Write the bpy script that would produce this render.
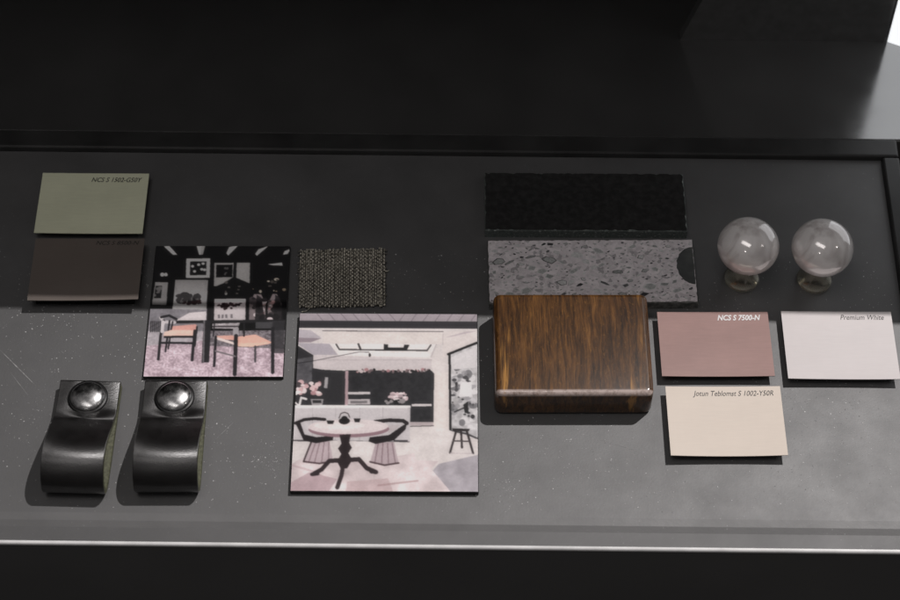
import bpy, bmesh, math, random
import numpy as np
from mathutils import Vector, Matrix

for o in list(bpy.data.objects):
    bpy.data.objects.remove(o)
scene = bpy.context.scene
COL = scene.collection
random.seed(4)
RNG = np.random.default_rng(7)

# ------------------------------------------------------------------ camera
PITCH, ROLL, DIST, FPX = math.radians(55), math.radians(0.62), 1.03, 2059.0
cam_data = bpy.data.cameras.new('camera')
cam = bpy.data.objects.new('camera', cam_data)
COL.objects.link(cam)
cam_data.sensor_fit = 'HORIZONTAL'
cam_data.sensor_width = 36
cam_data.lens = FPX / 900 * 36
cam_data.clip_start = 0.02
cam_data.clip_end = 50
CAM_POS = Vector((0, -DIST * math.cos(PITCH), DIST * math.sin(PITCH)))
CAM_ROT = Matrix.Rotation(math.pi / 2 - PITCH, 3, 'X') @ Matrix.Rotation(ROLL, 3, 'Z')
cam.matrix_world = Matrix.Translation(CAM_POS) @ CAM_ROT.to_4x4()
cam_data.dof.use_dof = True
cam_data.dof.focus_distance = DIST - 0.02
cam_data.dof.aperture_fstop = 11
scene.camera = cam

# ------------------------------------------------------------------ world, lamps, exposure
world = bpy.data.worlds.new('World')
scene.world = world
world.use_nodes = True
wn = world.node_tree
wbg = wn.nodes['Background']
wtc = wn.nodes.new('ShaderNodeTexCoord')
wsep = wn.nodes.new('ShaderNodeSeparateXYZ')
wramp = wn.nodes.new('ShaderNodeValToRGB')
wmap = wn.nodes.new('ShaderNodeMapRange')
wmap.inputs['From Min'].default_value = -1
wn.links.new(wtc.outputs['Generated'], wsep.inputs[0])
wn.links.new(wsep.outputs['Z'], wmap.inputs['Value'])
wn.links.new(wmap.outputs[0], wramp.inputs[0])
e = wramp.color_ramp.elements
e[0].position, e[0].color = 0.35, (0.035, 0.033, 0.032, 1)
e[1].position, e[1].color = 0.9, (0.42, 0.40, 0.40, 1)
m = e.new(0.64); m.color = (0.10, 0.094, 0.092, 1)
wn.links.new(wramp.outputs[0], wbg.inputs['Color'])
wbg.inputs['Strength'].default_value = 0.34

LDIR = Vector((0.42, 0.34, 1.0)).normalized()      # towards the key lamp


def lamp(name, pos, target, size, watt, colour, sizey=None):
    d = bpy.data.lights.new(name, 'AREA')
    d.energy, d.color, d.size = watt, colour, size
    d.shape = 'DISK'
    if sizey:
        d.shape, d.size_y = 'RECTANGLE', sizey
    o = bpy.data.objects.new(name, d)
    COL.objects.link(o)
    o.location = pos
    o.rotation_euler = (Vector(target) - Vector(pos)).to_track_quat('-Z', 'Y').to_euler()
    return o


lamp('key_lamp', LDIR * 3.0, (0, 0, 0), 0.020, 61, (1, 0.955, 0.94))
lamp('soft_fill_lamp', (-0.35, -0.50, 2.5), (0, 0, 0), 1.4, 8.0, (1, 0.95, 0.93), 0.5)  # added overhead fill, softens the shaded rear and brightens bevels; no known source
lamp('ceiling_lamp', (1.75, -0.42, 1.75), (0.15, 0, 0), 0.045, 0.9, (1, 0.95, 0.9))
lamp('ceiling_lamp', (-0.55, -1.6, 2.0), (0.15, 0, 0), 0.05, 0.7, (1, 0.95, 0.9))

scene.view_settings.view_transform = 'Standard'
scene.view_settings.look = 'None'
scene.view_settings.gamma = 1
scene.view_settings.exposure = 0
scene.view_settings.use_curve_mapping = False
scene.render.resolution_x, scene.render.resolution_y = 1024, 683
scene.render.engine = 'CYCLES'


# ------------------------------------------------------------------ helpers
def P(px, py, z=0.0):
    """pixel of the photograph -> point on the horizontal plane at height z"""
    d = CAM_ROT @ Vector(((px - 450) / FPX, (300 - py) / FPX, -1))
    t = (z - CAM_POS.z) / d.z
    return CAM_POS + d * t


def srgb(r, g, b):
    f = lambda c: c / 12.92 if c <= 0.04045 else ((c + 0.055) / 1.055) ** 2.4
    return tuple(f(v / 255) for v in (r, g, b))


def link(name, me, mats=None, parent=None, loc=None, rotz=None):
    o = bpy.data.objects.new(name, me)
    COL.objects.link(o)
    for mt in (mats or []):
        if me is not None and len(me.materials) < len(mats):
            me.materials.append(mt)
    if parent:
        o.parent = parent
    if loc is not None:
        o.location = loc
    if rotz is not None:
        o.rotation_euler = (0, 0, rotz)
    return o


def tag(o, label=None, cat=None, group=None, kind=None):
    for k, v in (('label', label), ('category', cat), ('group', group), ('kind', kind)):
        if v:
            o[k] = v
    return o


def mesh_from(name, verts, faces, smooth=False):
    me = bpy.data.meshes.new(name)
    me.from_pydata([tuple(v) for v in verts], [], faces)
    me.update()
    if smooth:
        me.polygons.foreach_set('use_smooth', [True] * len(me.polygons))
    return me


def bm_mesh(name, bm, smooth=False):
    bmesh.ops.recalc_face_normals(bm, faces=bm.faces)
    me = bpy.data.meshes.new(name)
    bm.to_mesh(me)
    bm.free()
    if smooth:
        me.polygons.foreach_set('use_smooth', [True] * len(me.polygons))
    return me


def box(name, w, d, z0, z1, bev=0.0, seg=2, corner=0.0, cseg=4, smooth=False, cx=0, cy=0):
    bm = bmesh.new()
    bmesh.ops.create_cube(bm, size=1)
    for v in bm.verts:
        v.co = Vector((cx + v.co.x * w, cy + v.co.y * d, z0 + (v.co.z + 0.5) * (z1 - z0)))
    if corner:
        ed = [x for x in bm.edges if abs(x.verts[0].co.z - x.verts[1].co.z) > 1e-6]
        bmesh.ops.bevel(bm, geom=ed, offset=corner, segments=cseg, profile=0.5, affect='EDGES')
    if bev:
        ed = [x for x in bm.edges if all(len(f.verts) for f in x.link_faces)
              and abs(x.link_faces[0].normal.dot(x.link_faces[1].normal)) < 0.3]
        if corner:
            ed = [x for x in bm.edges if abs(x.verts[0].co.z - x.verts[1].co.z) < 1e-6
                  and abs(x.link_faces[0].normal.z - x.link_faces[1].normal.z) > 0.5]
        bmesh.ops.bevel(bm, geom=ed, offset=bev, segments=seg, profile=0.5, affect='EDGES')
    return bm_mesh(name, bm, smooth)


def lathe(name, prof, n=48):
    verts, faces = [], []
    for r, z in prof:
        for k in range(n):
            a = 2 * math.pi * k / n
            verts.append((r * math.cos(a), r * math.sin(a), z))
    for i in range(len(prof) - 1):
        for k in range(n):
            a, b = i * n + k, i * n + (k + 1) % n
            faces.append((a, b, b + n, a + n))
    faces.append(tuple(range(n - 1, -1, -1)))
    t = (len(prof) - 1) * n
    faces.append(tuple(range(t, t + n)))
    return mesh_from(name, verts, faces, True)


def fit_rect(quad, z):
    """four pixel corners (tl, tr, br, bl) at height z -> centre, width, depth, angle"""
    a, b, c, d = [P(x, y, z) for x, y in quad]
    ctr = (a + b + c + d) / 4
    u = (b - a) + (c - d)
    v = (a - d) + (b - c)
    ang = math.atan2(u.y, u.x)
    ang2 = math.atan2(v.y, v.x) - math.pi / 2
    ang = 0.6 * ang + 0.4 * ang2
    ca, sa = math.cos(ang), math.sin(ang)
    w = abs(u.x * ca + u.y * sa) / 2
    dd = abs(-v.x * sa + v.y * ca) / 2
    return ctr, w, dd, ang


# ------------------------------------------------------------------ materials
def mat(name, col=(0.5, 0.5, 0.5), rough=0.5, metal=0.0, spec=0.5, coat=0.0, coat_rough=0.2):
    mt = bpy.data.materials.new(name)
    mt.use_nodes = True
    b = mt.node_tree.nodes['Principled BSDF']
    b.inputs['Base Color'].default_value = (*col, 1)
    b.inputs['Roughness'].default_value = rough
    b.inputs['Metallic'].default_value = metal
    b.inputs['Specular IOR Level'].default_value = spec
    b.inputs['Coat Weight'].default_value = coat
    b.inputs['Coat Roughness'].default_value = coat_rough
    return mt


class N:
    def __init__(self, mt):
        self.t = mt.node_tree
        self.b = self.t.nodes['Principled BSDF']

    def new(self, kind, **kw):
        n = self.t.nodes.new('ShaderNode' + kind)
        for k, v in kw.items():
            if k in n.inputs:
                n.inputs[k].default_value = v
            else:
                setattr(n, k, v)
        return n

    def link(self, a, b):
        self.t.links.new(a, b)

    def coord(self, scale=(1, 1, 1), kind='Object', rot=(0, 0, 0), loc=(0, 0, 0)):
        tc = self.new('TexCoord')
        mp = self.new('Mapping')
        mp.inputs['Scale'].default_value = scale
        mp.inputs['Rotation'].default_value = rot
        mp.inputs['Location'].default_value = loc
        self.link(tc.outputs[kind], mp.inputs[0])
        return mp.outputs[0]

    def noise(self, vec, scale, detail=4, rough=0.55, dist=0.0):
        n = self.new('TexNoise')
        n.inputs['Scale'].default_value = scale
        n.inputs['Detail'].default_value = detail
        n.inputs['Roughness'].default_value = rough
        n.inputs['Distortion'].default_value = dist
        if vec is not None:
            self.link(vec, n.inputs['Vector'])
        return n.outputs['Fac']

    def ramp(self, fac, stops, interp='LINEAR'):
        r = self.new('ValToRGB')
        r.color_ramp.interpolation = interp
        el = r.color_ramp.elements
        while len(el) < len(stops):
            el.new(0.5)
        for k, (p, c) in enumerate(stops):
            el[k].position = p
            el[k].color = (*c, 1) if len(c) == 3 else c
        self.link(fac, r.inputs[0])
        return r.outputs[0]

    def mix(self, fac, a, b, mode='MIX'):
        n = self.new('Mix', data_type='RGBA', blend_type=mode)
        for sock, v in ((n.inputs[0], fac), (n.inputs[6], a), (n.inputs[7], b)):
            if isinstance(v, (int, float)):
                sock.default_value = v
            elif isinstance(v, tuple):
                sock.default_value = (*v, 1)
            else:
                self.link(v, sock)
        return n.outputs[2]

    def bump(self, h, strength=0.3, dist=0.001):
        n = self.new('Bump')
        n.inputs['Strength'].default_value = strength
        n.inputs['Distance'].default_value = dist
        self.link(h, n.inputs['Height'])
        self.link(n.outputs[0], self.b.inputs['Normal'])


def g(v):
    return (v, v, v)


# dusty dark panel
M_panel = mat('dusty_dark_panel', g(0.04), 0.47, spec=1.0)
M_panel.node_tree.nodes['Principled BSDF'].inputs['IOR'].default_value = 1.75
n = N(M_panel)
c = n.coord()
big = n.noise(c, 24, 7, 0.68)
fine = n.noise(c, 900, 3, 0.6)
base = n.mix(n.ramp(big, [(0.3, g(0)), (0.72, g(1))]), (0.024, 0.0245, 0.0255), (0.048, 0.048, 0.05))
vor = n.new('TexVoronoi')
vor.inputs['Scale'].default_value = 620
n.link(c, vor.inputs['Vector'])
spk = n.ramp(vor.outputs['Distance'], [(0.0, g(1)), (0.19, g(0))])
patch = n.ramp(n.noise(c, 30, 4, 0.65), [(0.47, g(0)), (0.66, g(1))])
pick = n.ramp(vor.outputs['Color'], [(0.62, g(0)), (0.72, g(1))])
fl = n.mix(1.0, n.mix(1.0, spk, patch, 'MULTIPLY'), pick, 'MULTIPLY')
base = n.mix(fl, base, (0.34, 0.34, 0.35))
n.link(base, n.b.inputs['Base Color'])
n.link(n.ramp(n.noise(c, 26, 6, 0.7), [(0.3, g(0.53)), (0.7, g(0.63))]), n.b.inputs['Roughness'])
n.bump(fine, 0.10, 0.0004)

M_trim = mat('pale_edge', (0.62, 0.62, 0.63), 0.38, spec=0.6)  # pale colour, slightly varied by noise, for the front trim
n = N(M_trim)
c = n.coord()
n.link(n.ramp(n.noise(c, 70, 5), [(0.3, g(0.72)), (0.6, g(0.9))]), n.b.inputs['Base Color'])
M_rim = mat('dark_rim', g(0.010), 0.34, spec=0.45)
n = N(M_rim)
c = n.coord()
n.link(n.ramp(n.noise(c, 40, 5), [(0.3, g(0.02)), (0.7, g(0.04))]), n.b.inputs['Base Color'])
M_apron = mat('dark_matt_board', g(0.02), 0.6, spec=0.3)
n = N(M_apron)
c = n.coord((1, 1, 1))
n.link(n.ramp(n.noise(c, 9, 5), [(0.3, g(0.15)), (0.7, g(0.18))]), n.b.inputs['Base Color'])
M_ledge = mat('polished_dark_ledge', g(0.012), 0.30, spec=1.0)
M_ledge.node_tree.nodes['Principled BSDF'].inputs['IOR'].default_value = 2.2
n = N(M_ledge)
c = n.coord()
n.link(n.ramp(n.noise(c, 22, 5), [(0.3, g(0.05)), (0.7, g(0.07))]), n.b.inputs['Base Color'])
n.link(n.ramp(n.noise(c, 60, 4), [(0.3, g(0.13)), (0.7, g(0.19))]), n.b.inputs['Roughness'])
M_shelf = mat('black_shelf', g(0.03), 0.6, spec=0.3)
n = N(M_shelf)
n.link(n.ramp(n.noise(n.coord(), 12, 4), [(0.3, g(0.025)), (0.7, g(0.035))]), n.b.inputs['Base Color'])
M_slate = mat('charcoal_board', g(0.06), 0.7, spec=0.2)
n = N(M_slate)
n.link(n.ramp(n.noise(n.coord(), 160, 5), [(0.3, g(0.075)), (0.7, g(0.10))]), n.b.inputs['Base Color'])
M_dust = mat('dust_fleck', g(0.5), 0.8, spec=0.2)
n = N(M_dust)
n.link(n.ramp(n.noise(n.coord(), 300, 2), [(0.35, g(0.14)), (0.65, g(0.7))]), n.b.inputs['Base Color'])
M_foam = mat('black_foam', g(0.012), 0.9, spec=0.1)
n = N(M_foam)
n.link(n.ramp(n.noise(n.coord(), 800, 2), [(0.35, g(0.006)), (0.7, g(0.02))]), n.b.inputs['Base Color'])


def card_mat(name, col, rough, spec, var=0.06):
    mt = mat(name, col, rough, spec=spec)
    n = N(mt)
    c = n.coord()
    f = n.ramp(n.noise(c, 45, 6, 0.6), [(0.3, g(1 - var)), (0.7, g(1 + var))])
    f2 = n.ramp(n.noise(n.coord((1, 14, 1)), 120, 3), [(0.3, g(1 - var * 0.6)), (0.7, g(1 + var * 0.6))])
    n.link(n.mix(1.0, n.mix(1.0, col, f, 'MULTIPLY'), f2, 'MULTIPLY'), n.b.inputs['Base Color'])
    n.link(n.ramp(n.noise(c, 18, 4), [(0.3, g(rough - 0.04)), (0.7, g(rough + 0.04))]), n.b.inputs['Roughness'])
    n.bump(n.noise(c, 1500, 2), 0.06, 0.0002)
    return mt


M_ink = mat('black_ink', g(0.02), 0.5)
n = N(M_ink)
n.link(n.ramp(n.noise(n.coord(), 900, 2), [(0.3, g(0.015)), (0.7, g(0.06))]), n.b.inputs['Base Color'])
M_inkw = mat('white_ink', g(0.85), 0.5)
n = N(M_inkw)
n.link(n.ramp(n.noise(n.coord(), 900, 2), [(0.3, g(0.75)), (0.7, g(0.88))]), n.b.inputs['Base Color'])
M_inkd = mat('faint_ink', g(0.02), 0.5)
n = N(M_inkd)
n.link(n.ramp(n.noise(n.coord(), 900, 2), [(0.3, g(0.015)), (0.7, g(0.03))]), n.b.inputs['Base Color'])

# ------------------------------------------------------------------ the setting
Y = lambda py, z=0.0: P(450, py, z).y
XL, XR_IN = -0.48, (P(885, 180, 0.0).x + P(899, 300, 0.0).x) / 2
y_step, y_low, y_trim, y_front = Y(516.5), Y(523.5), Y(545.5, -.0014), Y(549, -.0014)
y_back_in, y_back_out = Y(156), Y(138)


def extrude_x(name, prof, x0, x1, nx=1, close=True, smooth=False):
    k = len(prof)
    verts, faces = [], []
    for i in range(nx + 1):
        x = x0 + (x1 - x0) * i / nx
        verts += [(x, y, z) for y, z in prof]
    for i in range(nx):
        for j in range(k if close else k - 1):
            a, b = i * k + j, i * k + (j + 1) % k
            faces.append((a, b, b + k, a + k))
    if close:
        faces.append(tuple(range(k - 1, -1, -1)))
        faces.append(tuple(range(nx * k, nx * k + k)))
    return mesh_from(name, verts, faces, smooth)


SLAB = -0.012
prof = [(y_back_in, 0), (y_back_in, SLAB), (y_front + 0.0206, SLAB), (y_front + 0.0206, -0.0023), (y_trim, -0.0023), (y_trim, -0.0009), (y_low - 0.0030, -0.0018), (y_low, -0.0007), (y_step, 0.0)]
bm = bmesh.new()
me = extrude_x('display_panel', prof, XL, XR_IN)
panel = link('display_panel', me, [M_panel])
tag(panel, 'dusty dark grey display panel that everything lies on', kind='structure')

tp = []
zt, r = -0.0006, 0.0012
yt0, yt1 = y_trim - 0.0002, y_front
for k in range(7):
    a = math.pi / 2 * k / 6
    tp.append((yt1 + r - r * math.sin(a), zt - r + r * math.cos(a)))
tp += [(yt1, -0.0022), (yt0, -0.0022), (yt0, zt)]
link('front_edge_trim', extrude_x('front_edge_trim', tp, XL, XR_IN + 0.02), [M_trim], panel)
# dark apron under the front edge
link('front_apron', box('front_apron', XR_IN + 0.02 - XL, 0.02, -0.30, -0.0024, 0.0004, cx=(XL + XR_IN + .02) / 2, cy=y_front + 0.0103),
     [M_apron], panel)


def rim(name, w, d, cx, cy, h=0.0035):
    return link(name, box(name, w, d, SLAB, h, 0.0012, 3, cx=cx, cy=cy), [M_rim], panel)


RIMW = 0.009
rim('back_rim', XR_IN + RIMW - XL, y_back_out - y_back_in - 0.0004, (XL + XR_IN + RIMW) / 2, (y_back_in + y_back_out) / 2)
rim('side_rim', RIMW, y_back_in - y_trim - 0.0006, XR_IN + RIMW / 2 + 0.0002, (y_back_in + y_trim) / 2)

LZ = 0.001
y_wall = Y(-75)
ledge = link('back_ledge', box('back_ledge', 1.0, y_wall - y_back_out - 0.001, -0.02, LZ, 0.0012, 3, cx=-0.02 + 0.04,
                               cy=(y_wall + y_back_out) / 2), [M_ledge])
tag(ledge, 'dark polished ledge running behind the display panel', kind='structure')

# back panel and upper shelf, both just outside the frame: their shadow covers the rear of the tray
SH_Z = 0.30
edge = P(450, 312, 0)
sh_y = edge.y + LDIR.y / LDIR.z * (SH_Z + 0.02)
X_WALL_R = 0.52
back = link('back_board', box('back_board', 0.52 + X_WALL_R, 0.02, -0.02, SH_Z + 0.02, 0.001, cx=(X_WALL_R - 0.52) / 2, cy=y_wall + 0.0105), [M_shelf])
tag(back, 'black back board rising behind the dark ledge', 'board')
shelf = link('upper_shelf', box('upper_shelf', 1.30, y_wall - sh_y, SH_Z, SH_Z + 0.02, 0.001, cx=0.15, cy=(y_wall + sh_y) / 2 - 0.0005), [M_shelf])
shelf.rotation_euler[2] = math.radians(-0.5)
tag(shelf, 'black upper shelf fixed above the rear of the panel', 'shelf')

# charcoal board standing on the ledge
a, b = P(680, 39, LZ), P(884, 43, LZ)
yb = (a.y + b.y) / 2
H = 0.16
t = 0.006
verts = []
for dy in (0, t):
    verts += [(a.x, yb + dy, LZ), (b.x, yb + dy, LZ), (b.x + 0.006, yb + dy + .012, LZ + H), (a.x + 0.050, yb + dy + .012, LZ + H)]
faces = [(0, 1, 2, 3), (7, 6, 5, 4), (0, 4, 5, 1), (1, 5, 6, 2), (2, 6, 7, 3), (3, 7, 4, 0)]
board = link('charcoal_board', mesh_from('charcoal_board', verts, faces), [M_slate])
tag(board, 'charcoal board with slanted side standing on the dark ledge', 'board')

# bright window at the end of the ledge
M_pane = mat('bright_window_pane', g(0.8), 0.3)
n = N(M_pane)
n.b.inputs['Emission Color'].default_value = (0.95, 0.97, 1, 1)
n.b.inputs['Emission Strength'].default_value = 0.95
cw = P(887, 42, LZ)
win = link('window', None, loc=(cw.x, cw.y, LZ), rotz=math.radians(-24))
tag(win, 'bright white window at the end of the dark ledge', 'window')
link('pane', box('pane', 0.20, 0.006, 0.0, 0.14, 0.0005, cx=0.10, cy=0.003), [M_pane], win)
M_wfr = mat('white_window_frame', g(0.75), 0.4)
n = N(M_wfr)
n.link(n.ramp(n.noise(n.coord(), 90, 3), [(0.3, g(0.7)), (0.7, g(0.78))]), n.b.inputs['Base Color'])
link('frame', box('frame', 0.20, 0.012, 0.1402, 0.158, 0.001, cx=0.10, cy=0.003), [M_wfr], win)


# ------------------------------------------------------------------ dust
def dust(name, count, region, smin, smax):
    verts, faces = [], []
    seeds = [(random.uniform(*region[0]), random.uniform(*region[1]), random.uniform(10, 55)) for _ in range(26)]
    seeds += [(60, 322, 40), (100, 335, 40), (150, 440, 40), (840, 400, 35), (800, 425, 40), (560, 460, 50), (240, 470, 40)]
    while count > 0:
        if random.random() < 0.62:
            sx_, sy_, sr = random.choice(seeds)
            px, py = random.gauss(sx_, sr), random.gauss(sy_, sr * 0.6)
            if not (region[0][0] < px < region[0][1] and region[1][0] < py < region[1][1]):
                continue
        else:
            px, py = random.uniform(*region[0]), random.uniform(*region[1])
        p = P(px, py, 0)
        if p.x > XR_IN - 0.002:
            continue
        s = smin + (smax - smin) * random.random() ** 5
        k = random.randint(4, 6)
        a0, st, ang = random.random() * 6, random.uniform(0.4, 1), random.random() * 6
        i0 = len(verts)
        for j in range(k):
            a_ = a0 + 2 * math.pi * j / k
            rr = s * random.uniform(0.6, 1)
            x, y = rr * math.cos(a_), rr * math.sin(a_) * st
            verts.append((p.x + x * math.cos(ang) - y * math.sin(ang), p.y + x * math.sin(ang) + y * math.cos(ang), 0.00008))
        top = len(verts)
        verts.append((p.x, p.y, 0.00008 + s * 0.12))
        for j in range(k):
            faces.append((i0 + j, i0 + (j + 1) % k, top))
        count -= 1
    o = link(name, mesh_from(name, verts, faces), [M_dust])
    tag(o, 'fine pale dust and lint scattered over the dark panel', 'dust', kind='stuff')


dust('dust', 12000, ((-5, 905), (250, 513)), 0.00007, 0.00050)

# scratches (thin shallow lines on the panel)
M_scr = mat('scratch', g(0.16), 0.5)
n = N(M_scr)
n.link(n.ramp(n.noise(n.coord(), 400, 3), [(0.35, g(0.16)), (0.65, g(0.4))]), n.b.inputs['Base Color'])
sv, sf = [], []
for (x0, y0), (x1, y1), wd in (((0, 350), (36, 386), .00022), ((10, 372), (30, 398), .0001), ((796, 420), (812, 430), .0001),
                               ((600, 440), (640, 452), .00008), ((215, 440), (236, 420), .00008)):
    p, q = P(x0, y0, 0), P(x1, y1, 0)
    d = (q - p).normalized()
    nn = Vector((-d.y, d.x, 0)) * wd
    i0 = len(sv)
    for k in range(7):
        c_ = p.lerp(q, k / 6) + Vector((0, 0, 0.00006))
        ww = nn * (math.sin(math.pi * (k + 0.3) / 6.6))
        sv += [c_ - ww, c_ + ww]
    sf += [(i0 + 2 * k, i0 + 2 * k + 2, i0 + 2 * k + 3, i0 + 2 * k + 1) for k in range(6)]
link('scratch', mesh_from('scratch', sv, sf), [M_scr], panel)


# ------------------------------------------------------------------ lettering
def lettering(text, parent, quad_px, z, m_, ctr, ang, bold=0.0, shear=0.28):
    """flat printed words: fitted between pixel box (x0, y0, x1, y1) on the card at height z"""
    cu = bpy.data.curves.new('lettering', 'FONT')
    cu.body = text
    cu.shear = shear
    cu.offset = bold
    cu.resolution_u = 3
    to = bpy.data.objects.new('lettering_source', cu)
    COL.objects.link(to)
    dg = bpy.context.evaluated_depsgraph_get()
    me = bpy.data.meshes.new_from_object(to.evaluated_get(dg))
    bpy.data.objects.remove(to)
    xs = [v.co.x for v in me.vertices]
    ys = [v.co.y for v in me.vertices]
    x0, x1, y0, y1 = min(xs), max(xs), 0.0, 0.69
    a = P(quad_px[0], quad_px[3], z)
    b = P(quad_px[2], quad_px[3] + (quad_px[2] - quad_px[0]) * 0.0, z)
    up = P(quad_px[0], quad_px[1], z)
    w, h = (b - a).length, (up - a).length
    rel = Matrix.Rotation(-ang, 3, 'Z') @ (a - ctr)
    for v in me.vertices:
        v.co = Vector((rel.x + (v.co.x - x0) / (x1 - x0) * w, rel.y + (v.co.y - y0) / (y1 - y0) * h, 0))
    me.update()
    return link('lettering', me, [m_], parent)


# ------------------------------------------------------------------ colour sample cards
CARD_Z = 0.0052


def sample_card(quad, m_, label, text=None, tbox=None, ink=None, bold=0.0, bow=0.0006, z=CARD_Z, curl=0.0):
    ctr, w, d, ang = fit_rect(quad, z)
    root = link('paint_sample_card', None, loc=(ctr.x, ctr.y, 0), rotz=ang)
    tag(root, label, 'sample card', 'paint sample cards on the display panel')
    nx, ny, th = 16, 12, 0.0004
    verts, faces = [], []
    hgt = lambda u, v: z + bow * (u * u * 0.8 - 0.4) * (0.4 + 0.6 * v) + curl * (u * 0.5 + 0.5) ** 2 * v
    for s in (0, -th):
        for j in range(ny + 1):
            for i in range(nx + 1):
                u, v = 2 * i / nx - 1, 1 - j / ny
                verts.append((u * w / 2, (0.5 - j / ny) * d, hgt(u, 1 - v) + s))
    k = (nx + 1) * (ny + 1)
    idx = lambda i, j: j * (nx + 1) + i
    for j in range(ny):
        for i in range(nx):
            q = (idx(i, j + 1), idx(i + 1, j + 1), idx(i + 1, j), idx(i, j))
            faces.append(q)
            faces.append(tuple(k + x for x in reversed(q)))
    ring = [idx(i, 0) for i in range(nx)] + [idx(nx, j) for j in range(ny)] + [idx(i, ny) for i in range(nx, 0, -1)] + [idx(0, j) for j in range(ny, 0, -1)]
    for a_, b_ in zip(ring, ring[1:] + ring[:1]):
        faces.append((a_, b_, b_ + k, a_ + k))
    link('card', mesh_from('card', verts, faces), [m_], root)
    link('foam_backing', box('foam_backing', w - 0.006, d - 0.006, 0.0, z - th - 0.0006, 0.0), [M_foam], root)
    if text:
        t_ = lettering(text, root, tbox, z, ink, ctr, ang, bold)
        for v in t_.data.vertices:
            u = 2 * v.co.x / w
            vv = 0.5 - v.co.y / d
            v.co.z = hgt(u, vv) + 0.0001
    return root


sample_card([(42, 172), (148.5, 174.5), (143, 234), (35, 232.5)], card_mat('sage_paint', srgb(218, 221, 194), 0.5, 0.35),
            'pale sage green sample card with small printed code', 'NCS S 1502-G50Y', (91.5, 177.5, 142, 181.8), M_ink, 0.01, bow=0.0004)
sample_card([(36, 238), (144, 239), (139, 300.5), (27, 300.5)], card_mat('dark_brown_paint', (0.135, 0.112, 0.098), 0.42, 1.0),
            'dark brown sample card just in front of the sage green card', 'NCS S 8500-N', (96, 241, 139, 244.8), M_inkd, bow=0.0003, z=0.0074, curl=0.0012)
sample_card([(656.5, 311.5), (767, 312.5), (775.5, 376.5), (662.5, 376)], card_mat('dusky_pink_paint', (0.33, 0.192, 0.172), 0.40, 0.6, 0.08),
            'dusky pink sample card with white printed code', 'NCS S 7500-N', (717.5, 315.2, 760.5, 320.2), M_inkw, 0.03)
sample_card([(779.5, 310.5), (890.5, 312.5), (901, 380), (789.5, 378)], card_mat('white_paint', (0.70, 0.655, 0.65), 0.5, 0.4, 0.03),
            'cool white sample card with grey printed name, in front of round knobs', 'Premium White', (840.5, 314.8, 884, 319.6), M_ink, 0.0)
sample_card([(665, 385.5), (779, 387.5), (789, 455.5), (671, 456)], card_mat('cream_paint', (0.76, 0.67, 0.585), 0.5, 0.4, 0.03),
            'cream sample card in front of the dusky pink card', 'Jotun Teblomst S 1002-Y50R', (693, 390.8, 773.5, 395.8), M_ink, 0.0, bow=0.0012)


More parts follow.
